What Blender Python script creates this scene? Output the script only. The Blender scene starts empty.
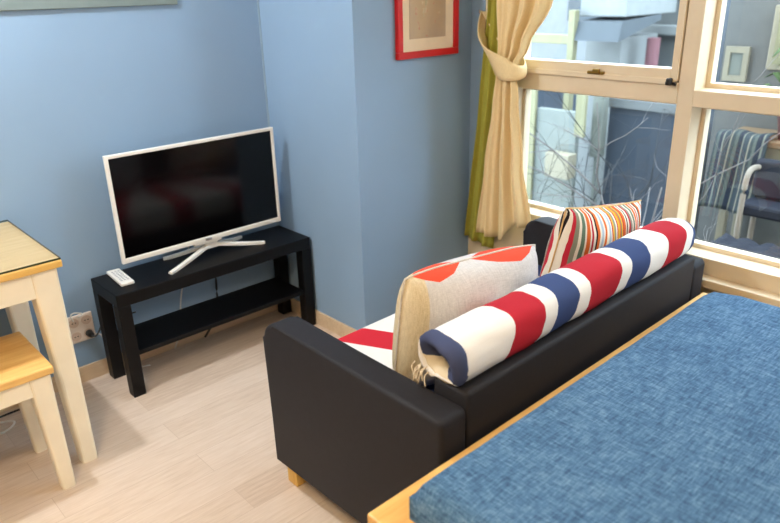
import bpy, bmesh, math, random
from mathutils import Vector, Matrix, noise
random.seed(7)
S = bpy.context.scene
COL = S.collection
PI = math.pi

# ------------------------------------------------------------------ materials
def lin(c):
    c = c / 255.0
    return c / 12.92 if c <= 0.04045 else ((c + 0.055) / 1.055) ** 2.4
def rgb(r, g, b): return (lin(r), lin(g), lin(b), 1.0)

class NT:
    def __init__(s, name):
        s.m = bpy.data.materials.new(name); s.m.use_nodes = True
        s.t = s.m.node_tree; s.t.nodes.clear()
        s.out = s.n('ShaderNodeOutputMaterial'); s.b = s.n('ShaderNodeBsdfPrincipled')
        s.l(s.b.outputs[0], s.out.inputs['Surface'])
    def n(s, kind, **kw):
        x = s.t.nodes.new(kind)
        for k, v in kw.items(): setattr(x, k, v)
        return x
    def l(s, a, b): s.t.links.new(a, b)
    def set(s, **kw):
        for k, v in kw.items(): s.b.inputs[k.replace('_', ' ')].default_value = v
    def coord(s, which='Object', scale=(1, 1, 1), rot=(0, 0, 0)):
        tc = s.n('ShaderNodeTexCoord'); mp = s.n('ShaderNodeMapping')
        mp.inputs['Scale'].default_value = scale; mp.inputs['Rotation'].default_value = rot
        s.l(tc.outputs[which], mp.inputs['Vector']); return mp.outputs[0]
    def noise(s, vec, scale, detail=3, rough=.55):
        x = s.n('ShaderNodeTexNoise'); x.inputs['Scale'].default_value = scale
        x.inputs['Detail'].default_value = detail; x.inputs['Roughness'].default_value = rough
        s.l(vec, x.inputs['Vector']); return x.outputs['Fac']
    def ramp(s, fac, stops, interp='LINEAR'):
        x = s.n('ShaderNodeValToRGB'); e = x.color_ramp.elements
        x.color_ramp.interpolation = interp
        while len(e) > 1: e.remove(e[-1])
        e[0].position, e[0].color = stops[0]
        for p, c in stops[1:]:
            k = e.new(p); k.color = c
        s.l(fac, x.inputs[0]); return x.outputs[0]
    def math(s, op, a, b=None):
        x = s.n('ShaderNodeMath', operation=op)
        for i, v in enumerate((a, b)):
            if v is None: continue
            if isinstance(v, (int, float)): x.inputs[i].default_value = v
            else: s.l(v, x.inputs[i])
        return x.outputs[0]
    def mix(s, fac, a, b, mode='MIX'):
        x = s.n('ShaderNodeMix', data_type='RGBA', blend_type=mode)
        for i, v in ((0, fac), (6, a), (7, b)):
            if isinstance(v, (int, float, tuple)): x.inputs[i].default_value = v
            else: s.l(v, x.inputs[i])
        return x.outputs[2]
    def color(s, v): s.l(v, s.b.inputs['Base Color'])
    def bump(s, h, strength=.2, dist=.002):
        x = s.n('ShaderNodeBump'); x.inputs['Strength'].default_value = strength
        x.inputs['Distance'].default_value = dist
        s.l(h, x.inputs['Height']); s.l(x.outputs[0], s.b.inputs['Normal'])

def plain(name, c, rough=.5, spec=.5, metal=0, var=.06, scale=12, bump=0):
    m = NT(name); v = m.coord(); f = m.noise(v, scale)
    d = tuple(x * (1 - var) for x in c[:3]) + (1,); u = tuple(min(1, x * (1 + var)) for x in c[:3]) + (1,)
    m.color(m.ramp(f, [(.3, d), (.7, u)]))
    m.set(Roughness=rough, Metallic=metal); m.b.inputs['Specular IOR Level'].default_value = spec
    if bump: m.bump(m.noise(v, 250, 2), bump, .001)
    return m.m

def fabric(name, c, var=.12, scale=350, rough=.9, bump=.3, spec=.2):
    m = NT(name)
    a = m.noise(m.coord(scale=(1, .12, .12)), scale, 2); b = m.noise(m.coord(scale=(.12, 1, 1)), scale, 2)
    f = m.math('MULTIPLY', m.math('ADD', a, b), .5)
    d = tuple(x * (1 - var) for x in c[:3]) + (1,); u = tuple(min(1, x * (1 + var)) for x in c[:3]) + (1,)
    m.color(m.ramp(f, [(.35, d), (.65, u)])); m.set(Roughness=rough)
    m.b.inputs['Specular IOR Level'].default_value = spec
    m.bump(f, bump, .0012); return m.m

def wood(name, c1, c2, axis=0, rough=.45, freq=1.0):
    m = NT(name); sc = [14, 14, 14]; sc[axis] = 1.2
    v = m.coord(scale=tuple(x * freq for x in sc))
    f = m.noise(v, 3.2, 5, .6); g = m.noise(v, 14, 3)
    k = m.math('ADD', m.math('MULTIPLY', f, .75), m.math('MULTIPLY', g, .25))
    m.color(m.ramp(k, [(.32, c1), (.66, c2)])); m.set(Roughness=rough); m.bump(g, .06, .001)
    return m.m

def wall_paint(name, c):
    m = NT(name); v = m.coord()
    f = m.noise(v, 2.2, 3); g = m.noise(m.coord(scale=(1, 1, .25)), 160, 3)
    d = tuple(x * .95 for x in c[:3]) + (1,)
    m.color(m.ramp(f, [(.3, d), (.7, c)])); m.set(Roughness=.62); m.b.inputs['Specular IOR Level'].default_value = .3
    m.bump(g, .12, .001); return m.m

def floor_mat():
    m = NT('oak_laminate'); v = m.coord()
    br = m.n('ShaderNodeTexBrick'); m.l(v, br.inputs['Vector'])
    br.offset = .37
    for k, val in (('Scale', 1.0), ('Brick Width', 1.2), ('Row Height', .125), ('Mortar Size', .0012), ('Mortar Smooth', .3), ('Bias', 0)):
        br.inputs[k].default_value = val
    br.inputs['Color1'].default_value = (0, 0, 0, 1); br.inputs['Color2'].default_value = (1, 1, 1, 1)
    br.inputs['Mortar'].default_value = (.5, .5, .5, 1)
    g = m.noise(m.coord(scale=(1.2, 14, 1)), 6, 5, .62); h = m.noise(m.coord(scale=(2, 40, 1)), 9, 3)
    k = m.math('ADD', m.math('MULTIPLY', g, .6), m.math('ADD', m.math('MULTIPLY', h, .22), m.math('MULTIPLY', br.outputs['Color'], .18)))
    c = m.ramp(k, [(.25, rgb(190, 167, 146)), (.5, rgb(214, 195, 177)), (.75, rgb(228, 212, 198))])
    c = m.mix(br.outputs['Fac'], c, rgb(200, 179, 160))
    m.color(c); m.set(Roughness=.42); m.b.inputs['Specular IOR Level'].default_value = .35
    return m.m

def stripes(name, axis, stops, slant=None, sl=0.0, x0=0, x1=1, warp=.0, rep=1):
    """colour bands across one object axis between x0 and x1"""
    m = NT(name); tc = m.n('ShaderNodeTexCoord'); sp = m.n('ShaderNodeSeparateXYZ')
    m.l(tc.outputs['Object'], sp.inputs[0]); x = sp.outputs[axis]
    if slant is not None: x = m.math('ADD', x, m.math('MULTIPLY', sp.outputs[slant], sl))
    if warp: x = m.math('ADD', x, m.math('MULTIPLY', m.math('SUBTRACT', m.noise(tc.outputs['Object'], 9, 2), .5), warp))
    f = m.math('DIVIDE', m.math('SUBTRACT', x, x0), x1 - x0)
    if rep != 1: f = m.math('FRACT', m.math('MULTIPLY', f, rep))
    c = m.ramp(f, stops, 'CONSTANT')
    w = m.noise(m.coord(scale=(1, 1, 1)), 420, 2)
    c = m.mix(m.math('MULTIPLY', w, .22), c, (.35, .33, .31, 1), 'MULTIPLY')
    m.color(c); m.set(Roughness=.88); m.b.inputs['Specular IOR Level'].default_value = .2
    m.bump(w, .25, .001); return m.m

M = {}
M['blue'] = wall_paint('blue_wall_paint', rgb(140, 168, 196))
M['cream_wall'] = wall_paint('cream_window_wall', rgb(226, 210, 180))
M['white_wall'] = wall_paint('pale_wall_paint', rgb(215, 208, 196))
M['ceil'] = wall_paint('ceiling_paint', rgb(235, 232, 225))
M['floor'] = floor_mat()
M['skirt'] = wood('skirting_oak', rgb(206, 180, 146), rgb(226, 204, 174))
M['winpaint'] = plain('window_enamel', rgb(221, 203, 173), .38, .5, 0, .03)
M['black'] = plain('black_brown_laminate', rgb(8, 8, 11), .45, .22, 0, .1)
M['blackplastic'] = plain('black_plastic', rgb(16, 16, 17), .5)
M['whiteplastic'] = plain('white_gloss_plastic', rgb(236, 234, 228), .28, .5, 0, .02)
M['greybtn'] = plain('grey_rubber_keys', rgb(170, 172, 176), .6)
M['tvscreen'] = plain('dark_screen_glass', rgb(4, 4, 5), .12, .3, 0, .01)
M['silver'] = plain('silver_badge', rgb(190, 190, 190), .3, .5, .8, .03)
M['tblwhite'] = plain('ivory_lacquer', rgb(241, 234, 214), .4, .5, 0, .03)
M['tbltop'] = wood('pale_birch_top', rgb(204, 174, 124), rgb(226, 200, 152), 0, .4)
M['tbledge'] = wood('birch_edge', rgb(214, 168, 84), rgb(236, 196, 116), 0, .4)
M['seatwood'] = wood('honey_pine', rgb(218, 166, 92), rgb(240, 200, 126), 0, .38)
M['bedwood'] = wood('golden_pine', rgb(206, 150, 74), rgb(232, 184, 108), 0, .4)
M['legwood'] = wood('sofa_leg_beech', rgb(214, 168, 80), rgb(236, 196, 110), 2, .4)
M['sofa'] = fabric('charcoal_upholstery', rgb(34, 33, 37), .10, 420, .65, .15, .25)
M['sofaback'] = M['sofa']
M['cream_curtain'] = fabric('cream_curtain_cloth', rgb(228, 204, 156), .06, 500)
M['olive_curtain'] = fabric('olive_curtain_cloth', rgb(158, 152, 62), .08, 500)
M['navycloth'] = fabric('navy_cloth', rgb(62, 74, 112), .12)
M['fringe'] = fabric('thread_fringe', rgb(222, 206, 180), .05)
M['red'] = plain('red_lacquer', rgb(196, 22, 30), .35)
M['mat'] = plain('cream_mount', rgb(232, 214, 186), .8)
M['cordwhite'] = plain('white_cable', rgb(226, 222, 214), .5)
M['cordblack'] = plain('black_cable', rgb(20, 20, 22), .5)
M['brass'] = plain('aged_brass', rgb(130, 100, 44), .4, .5, .8)
M['board'] = plain('grey_green_board', rgb(118, 132, 132), .7, .3)
M['chrome'] = plain('chrome', rgb(200, 200, 205), .2, .5, 1)

def denim():
    m = NT('denim_blue_weave')
    a = m.noise(m.coord(scale=(1, .09, .3)), 330, 2, .6); b = m.noise(m.coord(scale=(.09, 1, .3)), 330, 2, .6)
    c = m.noise(m.coord(), 110, 3); big = m.noise(m.coord(), 9, 3)
    f = m.math('ADD', m.math('MULTIPLY', m.math('ADD', a, b), .36), m.math('ADD', m.math('MULTIPLY', c, .16), m.math('MULTIPLY', big, .12)))
    m.color(m.ramp(f, [(.37, rgb(42, 70, 98)), (.5, rgb(70, 104, 136)), (.66, rgb(116, 148, 174))]))
    m.set(Roughness=.9); m.b.inputs['Specular IOR Level'].default_value = .2
    m.bump(f, .7, .003); return m.m
M['denim'] = denim()

def pillow_mat():
    m = NT('grey_linen_with_red_corners'); tc = m.n('ShaderNodeTexCoord'); sp = m.n('ShaderNodeSeparateXYZ')
    m.l(tc.outputs['Object'], sp.inputs[0]); x, y, z = sp.outputs
    w = m.math('ADD', m.noise(m.coord(scale=(1, .1, .1)), 400, 2), m.noise(m.coord(scale=(.1, 1, 1)), 400, 2))
    back = m.ramp(m.math('MULTIPLY', w, .5), [(.35, rgb(190, 187, 186)), (.65, rgb(214, 211, 209))])
    side = m.ramp(m.math('MULTIPLY', w, .5), [(.35, rgb(196, 180, 146)), (.65, rgb(220, 206, 176))])
    # beige gusset towards the end at low x, red band along the top front
    fs = m.math('LESS_THAN', m.math('ADD', x, m.math('MULTIPLY', z, -.03)), -.208)
    c = m.mix(fs, back, side)
    d = m.math('SUBTRACT', z, m.math('ADD', .118, m.math('MULTIPLY', m.math('ABSOLUTE', m.math('SUBTRACT', x, -.02)), -.0)))
    # red corners: z above a line falling to the corners
    def tri(cx, depth, k):
        return m.math('GREATER_THAN', z, m.math('SUBTRACT', .180, m.math('SUBTRACT', depth, m.math('MULTIPLY', m.math('ABSOLUTE', m.math('SUBTRACT', x, cx)), k))))
    fr = m.math('MAXIMUM', tri(.14, .019, .13), tri(-.165, .019, .20))
    c = m.mix(fr, c, rgb(226, 76, 52))
    m.color(c); m.set(Roughness=.9); m.b.inputs['Specular IOR Level'].default_value = .2
    m.bump(w, .3, .0015); return m.m
M['linen'] = pillow_mat()

W_, R_, N_ = rgb(236, 232, 226), rgb(178, 32, 46), rgb(56, 72, 114)
M['rollcloth'] = stripes('red_white_navy_bands', 0,
    [(0.0000, W_), (0.1333, R_), (0.2353, W_), (0.2824, N_), (0.3608, W_), (0.4078, R_), (0.5412, W_), (0.5882, N_), (0.6784, W_), (0.7725, R_), (0.8745, W_), (0.9255, N_)],
    slant=2, sl=-.55, x0=.225 - .37, x1=1.50 - .37, warp=.012)
O_, K_, G_, Y_, C_, P_, L_, T_ = rgb(222, 112, 52), rgb(34, 28, 32), rgb(142, 144, 126), rgb(226, 176, 60), rgb(238, 230, 212), rgb(196, 44, 62), rgb(176, 190, 208), rgb(104, 128, 108)
sq = [(Y_, 1.2), (O_, 1), (T_, .7), (Y_, 1), (P_, .8), (O_, 1.2), (C_, .8), (K_, .5), (C_, 1), (P_, 1), (G_, 1.3), (C_, 1), (T_, 1.2), (C_, .6), (O_, 1.5), (C_, .6), (P_, .8), (C_, 1),
      (K_, .9), (O_, 1.2), (C_, 1), (L_, 1), (C_, .8), (O_, 1), (C_, 1.2), (L_, 1), (C_, .6), (P_, .6), (Y_, .8), (G_, 1.2), (C_, .8), (P_, .8)]
def stopsof(seq):
    t = sum(w for _, w in seq); a = 0; r = []
    for c, w in seq: r.append((a / t, c)); a += w
    return r
M['multistripe'] = stripes('many_coloured_stripes', 0, stopsof(sq), x0=-.29, x1=.25, warp=.012, rep=1.9)
M['throw'] = stripes('teal_grey_stripes', 1, stopsof([(rgb(52, 60, 64), 2), (rgb(112, 112, 100), .6), (rgb(40, 46, 56), 1.5), (rgb(84, 90, 84), 1), (rgb(58, 66, 68), 1), (rgb(124, 118, 104), .5)] * 3), x0=-.14, x1=.14)

def unionflag():
    m = NT('union_flag_cloth'); tc = m.n('ShaderNodeTexCoord'); sp = m.n('ShaderNodeSeparateXYZ')
    m.l(tc.outputs['Object'], sp.inputs[0]); x, y, z = sp.outputs
    hx, hy = .61, .325
    ax, ay = m.math('ABSOLUTE', x), m.math('ABSOLUTE', y)
    d = m.math('ADD', m.math('SUBTRACT', ax, .375), m.math('MULTIPLY', m.math('SUBTRACT', .308, y), .47))
    c = m.mix(m.math('LESS_THAN', d, .19), rgb(48, 62, 108), W_)
    c = m.mix(m.math('LESS_THAN', m.math('ABSOLUTE', d), .062), c, rgb(196, 38, 52))
    c = m.mix(m.math('LESS_THAN', ax, .06), c, rgb(196, 38, 52))
    w = m.noise(m.coord(), 420, 2)
    c = m.mix(m.math('MULTIPLY', w, .15), c, (.4, .4, .4, 1), 'MULTIPLY')
    m.color(c); m.set(Roughness=.88); m.b.inputs['Specular IOR Level'].default_value = .2
    m.bump(w, .2, .001); return m.m
M['flag'] = unionflag()

def art():
    m = NT('faded_print'); v = m.coord(); sp = m.n('ShaderNodeSeparateXYZ'); m.l(v, sp.inputs[0])
    base = m.ramp(m.noise(v, 7, 3), [(.3, rgb(178, 158, 142)), (.7, rgb(196, 172, 140))])
    spots = m.ramp(m.noise(v, 26, 2), [(.56, (0, 0, 0, 1)), (.66, (1, 1, 1, 1))])
    inner = m.math('LESS_THAN', m.math('ADD', m.math('POWER', m.math('MULTIPLY', sp.outputs[0], 13), 2), m.math('POWER', m.math('MULTIPLY', m.math('SUBTRACT', sp.outputs[2], -.06), 10), 2)), 1.0)
    hue = m.ramp(m.noise(v, 19, 1), [(.3, rgb(206, 190, 160)), (.48, rgb(190, 106, 100)), (.6, rgb(214, 204, 180)), (.75, rgb(140, 140, 110))])
    m.color(m.mix(m.math('MULTIPLY', m.math('MULTIPLY', spots, inner), .8), base, hue)); m.set(Roughness=.5); return m.m
M['art'] = art()

def glass_mat():
    m = NT('window_glass'); m.t.nodes.remove(m.b)
    tr = m.n('ShaderNodeBsdfTransparent'); gl = m.n('ShaderNodeBsdfGlossy'); fr = m.n('ShaderNodeFresnel'); mx = m.n('ShaderNodeMixShader')
    tr.inputs[0].default_value = (.97, .98, .985, 1); gl.inputs['Roughness'].default_value = .02; fr.inputs['IOR'].default_value = 1.5
    ge = m.n('ShaderNodeNewGeometry'); m.l(m.math('MULTIPLY', fr.outputs[0], m.math('SUBTRACT', 1.0, ge.outputs['Backfacing'])), mx.inputs[0]); m.l(tr.outputs[0], mx.inputs[1]); m.l(gl.outputs[0], mx.inputs[2]); m.l(mx.outputs[0], m.out.inputs['Surface'])
    return m.m
M['glass'] = glass_mat()
def sheet_glass():
    m = NT('table_glass'); m.t.nodes.remove(m.b)
    tr = m.n('ShaderNodeBsdfTransparent'); gl = m.n('ShaderNodeBsdfGlossy'); fr = m.n('ShaderNodeFresnel'); mx = m.n('ShaderNodeMixShader')
    tr.inputs[0].default_value = (.97, .97, .95, 1); gl.inputs['Roughness'].default_value = .03; fr.inputs['IOR'].default_value = 1.45
    ge = m.n('ShaderNodeNewGeometry'); m.l(m.math('MULTIPLY', fr.outputs[0], m.math('SUBTRACT', 1.0, ge.outputs['Backfacing'])), mx.inputs[0]); m.l(tr.outputs[0], mx.inputs[1]); m.l(gl.outputs[0], mx.inputs[2]); m.l(mx.outputs[0], m.out.inputs['Surface'])
    return m.m
M['sheetglass'] = sheet_glass()
M['glassedge'] = plain('green_glass_edge', rgb(62, 70, 48), .2)

# outdoors
def osm(n, c, r=.7): M[n] = plain(n + '_finish', c, r, .3)
osm('o_pale', rgb(118, 120, 120)); osm('o_white', rgb(127, 129, 126)); osm('o_dark', rgb(50, 57, 65)); osm('o_grey', rgb(99, 101, 99))
osm('o_awn', rgb(76, 81, 84)); osm('o_red', rgb(112, 75, 78)); osm('o_yel', rgb(129, 125, 96)); osm('o_green', rgb(109, 112, 103))
osm('o_panel', rgb(114, 118, 111)); osm('o_ground', rgb(64, 70, 74)); osm('o_wall', rgb(96, 95, 91)); osm('o_twig', rgb(48, 47, 47)); osm('o_twigpale', rgb(114, 109, 107))
osm('o_wood', rgb(117, 95, 71)); osm('o_navy', rgb(31, 33, 42)); osm('o_loop', rgb(137, 126, 112)); osm('o_bluepost', rgb(81, 90, 101)); osm('o_leaf', rgb(60, 81, 38)); osm('o_patio', rgb(81, 83, 82))
osm('o_creamy', rgb(137, 129, 109)); osm('o_terracotta', rgb(77, 42, 35))

# ------------------------------------------------------------------ mesh helpers
def new(bm, name, mat, parent=None, loc=(0, 0, 0), rot=(0, 0, 0), smooth=False):
    bmesh.ops.recalc_face_normals(bm, faces=bm.faces)
    me = bpy.data.meshes.new(name); bm.to_mesh(me); bm.free()
    for mm in (mat if isinstance(mat, (list, tuple)) else [mat]): me.materials.append(mm)
    o = bpy.data.objects.new(name, me); COL.objects.link(o)
    if smooth is not False:
        for p in me.polygons: p.use_smooth = True
    if isinstance(smooth, float):
        me.set_sharp_from_angle(angle=smooth)
    o.location = loc; o.rotation_euler = rot
    if parent: o.parent = parent
    return o
def box(bm, x0, x1, y0, y1, z0, z1, bev=0, seg=2):
    b = bmesh.new() if bev else bm
    vs = [b.verts.new((x, y, z)) for z in (z0, z1) for y in (y0, y1) for x in (x0, x1)]
    for f in ((0, 2, 3, 1), (4, 5, 7, 6), (0, 1, 5, 4), (2, 6, 7, 3), (0, 4, 6, 2), (1, 3, 7, 5)):
        b.faces.new([vs[i] for i in f])
    if bev:
        bmesh.ops.bevel(b, geom=b.edges[:], offset=bev, segments=seg, affect='EDGES', profile=.5)
        merge(bm, b)
    return bm
def merge(bm, b):
    b.verts.index_update(); mp = [bm.verts.new(v.co) for v in b.verts]
    for f in b.faces:
        nf = bm.faces.new([mp[v.index] for v in f.verts]); nf.material_index = f.material_index; nf.smooth = f.smooth
    b.free()
def bx(x0, x1, y0, y1, z0, z1, bev=0, seg=2): return box(bmesh.new(), x0, x1, y0, y1, z0, z1, bev, seg)
def tube(bm, pts, r, n=8, r1=None):
    pts = [Vector(p) for p in pts]; rings = []
    for i, p in enumerate(pts):
        t = (pts[min(i + 1, len(pts) - 1)] - pts[max(i - 1, 0)]).normalized()
        a = t.cross(Vector((0, 0, 1)));
        if a.length < .05: a = t.cross(Vector((1, 0, 0)))
        a.normalize(); b = t.cross(a)
        rr = r if r1 is None else r + (r1 - r) * i / (len(pts) - 1)
        rings.append([bm.verts.new(p + (a * math.cos(k * 2 * PI / n) + b * math.sin(k * 2 * PI / n)) * rr) for k in range(n)])
    for A, B in zip(rings, rings[1:]):
        for k in range(n): bm.faces.new((A[k], A[(k + 1) % n], B[(k + 1) % n], B[k]))
    bm.faces.new(rings[0][::-1]); bm.faces.new(rings[-1]); return bm
def smoothpath(pts, k=6):
    pts = [Vector(p) for p in pts]; out = []
    P = [pts[0]] + pts + [pts[-1]]
    for i in range(1, len(P) - 2):
        for j in range(k):
            t = j / k; a, b, c, d = P[i - 1:i + 3]
            out.append(.5 * ((2 * b) + (c - a) * t + (2 * a - 5 * b + 4 * c - d) * t * t + (3 * b - a - 3 * c + d) * t ** 3))
    return out + [pts[-1]]
def cyl(bm, c, axis, r, h, n=20, r2=None):
    c = Vector(c); a = Vector(axis).normalized()
    return tube(bm, [c, c + a * h], r, n, r2 if r2 is not None else r)
def prism(bm, outline, axis, a0, a1, bev=0, seg=3):
    """outline: 2-D points in the two other axes, extruded along axis from a0 to a1"""
    b = bmesh.new()
    def P(u, v, a): return {0: (a, u, v), 1: (u, a, v), 2: (u, v, a)}[axis]
    A = [b.verts.new(P(u, v, a0)) for u, v in outline]; B = [b.verts.new(P(u, v, a1)) for u, v in outline]
    n = len(A)
    for i in range(n): b.faces.new((A[i], A[(i + 1) % n], B[(i + 1) % n], B[i]))
    fa, fb = b.faces.new(A[::-1]), b.faces.new(B)
    if bev:
        bmesh.ops.bevel(b, geom=list({e for f in (fa, fb) for e in f.edges}), offset=bev, segments=seg, affect='EDGES', profile=.5)
    merge(bm, b); return bm
def empty(name, loc=(0, 0, 0), rz=0):
    o = bpy.data.objects.new(name, None); COL.objects.link(o); o.empty_display_size = .1
    o.location = loc; o.rotation_euler = (0, 0, rz); return o
def tag(o, label, cat, group=None):
    o['label'] = label; o['category'] = cat
    if group: o['group'] = group
    return o
def struct(o): o['kind'] = 'structure'; return o
def thing(name, label, cat, loc=(0, 0, 0), rz=0, group=None): return tag(empty(name, loc, rz), label, cat, group)

# ------------------------------------------------------------------ room shell
CEIL = 2.4; WX = 1.6; XL = -2.7; YR = -3.85; YW = .28; PX = .92; PY = -.35
struct(new(bx(XL - .1, WX + .14, YR - .1, YW + .1, -.1, 0), 'floor', M['floor']))
struct(new(bx(XL - .1, WX + .14, YR - .1, YW + .1, CEIL, CEIL + .1), 'ceiling', M['ceil']))
struct(new(bx(XL - .1, PX, YW, YW + .1, 0, CEIL), 'wall_back', M['blue']))
struct(new(bx(PX, WX + .14, PY, YW + .1, 0, CEIL), 'wall_pillar', M['blue']))
struct(new(bx(XL - .1, XL, YR, YW, 0, CEIL), 'wall_left', M['white_wall']))
struct(new(bx(XL - .1, WX + .14, YR - .1, YR, 0, CEIL), 'wall_rear', M['white_wall']))
ZB, ZT = .485, 2.2
Y0, Y1, Y2, Y3 = -.525, -1.308, -1.366, -2.35
bm = bmesh.new()
box(bm, WX, WX + .14, YR, PY, 0, ZB); box(bm, WX, WX + .14, YR, PY, ZT, CEIL)
box(bm, WX, WX + .14, Y0, PY, ZB, ZT); box(bm, WX, WX + .14, YR, Y3, ZB, ZT)
struct(new(bm, 'wall_window', M['cream_wall']))
struct(new(bx(WX - .004, WX, -.425, PY, .44, CEIL), 'wall_corner', M['blue']))
o = struct(new(bx(XL, PX - .010, YW - .010, YW, 0, .07, .002), 'baseboard_back', M['skirt']))
bm = bmesh.new(); box(bm, PX - .010, PX, PY - .010, YW, 0, .07, .002); box(bm, PX, WX, PY - .010, PY, 0, .07, .002)
struct(new(bm, 'baseboard_pillar', M['skirt']))
struct(new(bx(PX - .006, PX, YW - .006, YW, .07, CEIL), 'trim_1', wall_paint('corner_bead', rgb(150, 174, 192))))
struct(new(bx(WX, WX + .14, Y2, Y1, ZB, ZT, .003), 'trim_2', M['winpaint']))          # mullion
struct(new(bx(WX - .052, WX, Y3, -.92, ZB - .03, ZB + .002, .004), 'trim_3', M['winpaint']))  # inner ledge

def window(idx, ya, yb, ztr0, ztr1, awning):
    """ya > yb, frame members in the wall thickness"""
    w = struct(empty('window_%d' % idx, (WX, (ya + yb) / 2, ZB)))
    my = (ya + yb) / 2
    def part(bm, name, m=M['winpaint']):
        o = new(bm, name, m, w, (-WX, -my, -ZB)); return o
    bm = bmesh.new()
    box(bm, WX - .002, WX + .13, yb, ya, ZB, .549, .003)
    box(bm, WX - .001, WX + .129, yb, ya, 2.15, ZT, .003)
    if awning: box(bm, WX, WX + .13, ya - .05, ya, .549, 2.15, .003)
    else: box(bm, WX, WX + .13, yb, yb + .05, .549, 2.15, .003)
    part(bm, 'window_frame')
    part(bx(WX - .002, WX + .13, yb, ya, ztr0, ztr1, .003), 'transom')
    ya2, yb2 = (ya - .05, yb) if awning else (ya, yb + .05)
    # lower pane with its glazing bead
    def bead(z0, z1, x0, x1, t=.016):
        b = bmesh.new()
        box(b, x0, x1, yb2 + t, ya2 - t, z0, z0 + t); box(b, x0, x1, yb2 + t, ya2 - t, z1 - t, z1)
        box(b, x0, x1, yb2, yb2 + t, z0, z1); box(b, x0, x1, ya2 - t, ya2, z0, z1); return b
    part(bead(.549, ztr0, WX + .085, WX + .125), 'glazing_bead')
    part(bx(WX + .096, WX + .102, yb2 + .004, ya2 - .004, .553, ztr0 - .004), 'lower_pane', M['glass'])
    if awning:
        b = bmesh.new(); z0, z1 = ztr1 + .004, 2.146
        box(b, WX - .0075, WX + .0495, yb2 + .029, ya2 - .039, z0, z0 + .042, .002); box(b, WX - .0075, WX + .0495, yb2 + .029, ya2 - .039, z1 - .04, z1, .002)
        box(b, WX - .008, WX + .05, yb2 + .003, yb2 + .03, z0, z1, .003); box(b, WX - .008, WX + .05, ya2 - .04, ya2 - .003, z0, z1, .003)
        box(b, WX - .014, WX + .01, yb2 + .01, ya2 - .01, z0 - .012, z0 + .008, .002)
        box(b, WX + .051, WX + .066, yb2 + .022, ya2 - .022, ztr1, z0 + .03); box(b, WX + .051, WX + .066, yb2 + .022, ya2 - .022, z1 - .03, 2.15); box(b, WX + .051, WX + .066, yb2, yb2 + .022, ztr1, 2.15); box(b, WX + .051, WX + .066, ya2 - .022, ya2, ztr1, 2.15)
        s = part(b, 'sash')
        part(bx(WX + .022, WX + .028, yb2 + .028, ya2 - .038, z0 + .04, z1 - .038), 'upper_pane', M['glass'])
        b = bmesh.new(); ym = -.985
        box(b, WX - .020, WX - .006, ym - .035, ym + .035, z0 + .004, z0 + .016, .003); box(b, WX - .028, WX - .016, ym - .02, ym + .008, z0 + .008, z0 + .026, .003)
        part(b, 'sash_catch', M['brass'])
        b = bmesh.new(); box(b, WX - .018, WX - .009, yb + .004, yb + .042, ztr1 - .010, ztr1 + .002, .002); box(b, WX - .034, WX - .010, yb + .016, yb + .034, ztr1 - .008, ztr1 + .016, .005)
        part(b, 'sash_lever', M['blackplastic'])
    else:
        part(bead(ztr1, 2.15, WX + .085, WX + .125), 'upper_bead')
        part(bx(WX + .096, WX + .102, yb2 + .004, ya2 - .004, ztr1 + .004, 2.146), 'upper_pane', M['glass'])
window(1, Y0, Y1, 1.088, 1.162, True)
window(2, Y2, Y3, 1.084, 1.141, False)

# grey board at the top of the back wall
b = thing('wall_board', 'grey green board on the blue wall above the television, only its lower edge in view', 'board', (-.6, YW, 1.455))
new(bx(-1.1, 1.14, -.012, 0, 0, .6, .003), 'panel', M['board'], b); new(bx(-1.1, 1.14, -.016, -.012, .30, .32, .001), 'batten', M['board'], b)

# ------------------------------------------------------------------ tv bench
TW, TD, TH = .905, .25, .446
t = thing('tv_bench', 'low black bench with a shelf under the white television', 'tv bench')
new(bx(0, TW, 0, TD, TH - .052, TH, .003), 'top', M['black'], t)
for x in (0, TW - .05):
    for y in (0, TD - .05): new(bx(x, x + .05, y, y + .05, 0, TH - .052, .002), 'leg', M['black'], t)
new(bx(.048, TW - .048, .008, TD - .008, .172, .192, .002), 'shelf', M['black'], t)

# television
TX0, TX1, TYF, TZ0, TZ1 = .092, .836, .120, .513, .944
tv = thing('television', 'flat screen television with a thin white frame and white splayed feet', 'television', (.464, .12, TH))
def tp(bm, name, m, par=None, smooth=False):
    return new(bm, name, m, par or tv, (-.464, -.12, -TH) if par is None else (0, 0, 0), smooth=smooth)
bz = bmesh.new(); T = .014
box(bz, TX0 + .003, TX1 - .003, TYF + .0003, TYF + .0177, TZ0 + .0003, TZ0 + .021, .003); box(bz, TX0 + .003, TX1 - .003, TYF + .0003, TYF + .0177, TZ1 - T, TZ1 - .0003, .003)
box(bz, TX0, TX0 + T, TYF, TYF + .018, TZ0, TZ1, .003); box(bz, TX1 - T, TX1, TYF, TYF + .018, TZ0, TZ1, .003)
box(bz, .40, .53, TYF + .004, TYF + .022, TZ0 - .010, TZ0 + .004, .003)
tp(bz, 'bezel', M['whiteplastic'])
tp(bx(TX0 + .012, TX1 - .012, TYF + .005, TYF + .012, TZ0 + .019, TZ1 - .012), 'screen', M['tvscreen'])
bz = bmesh.new(); box(bz, TX0 + .004, TX1 - .004, TYF + .012, TYF + .03, TZ0 + .004, TZ1 - .004, .004); box(bz, TX0 + .12, TX1 - .12, TYF + .028, TYF + .055, TZ0 + .02, TZ1 - .13, .01)
tp(bz, 'back_case', M['whiteplastic'])
tp(bx(.452, .482, TYF - .001, TYF + .003, TZ0 + .004, TZ0 + .016, .001), 'badge', M['silver'])
st = bmesh.new()
cz = TH + .030; cpt = Vector((.487, TYF + .035, cz))
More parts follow.
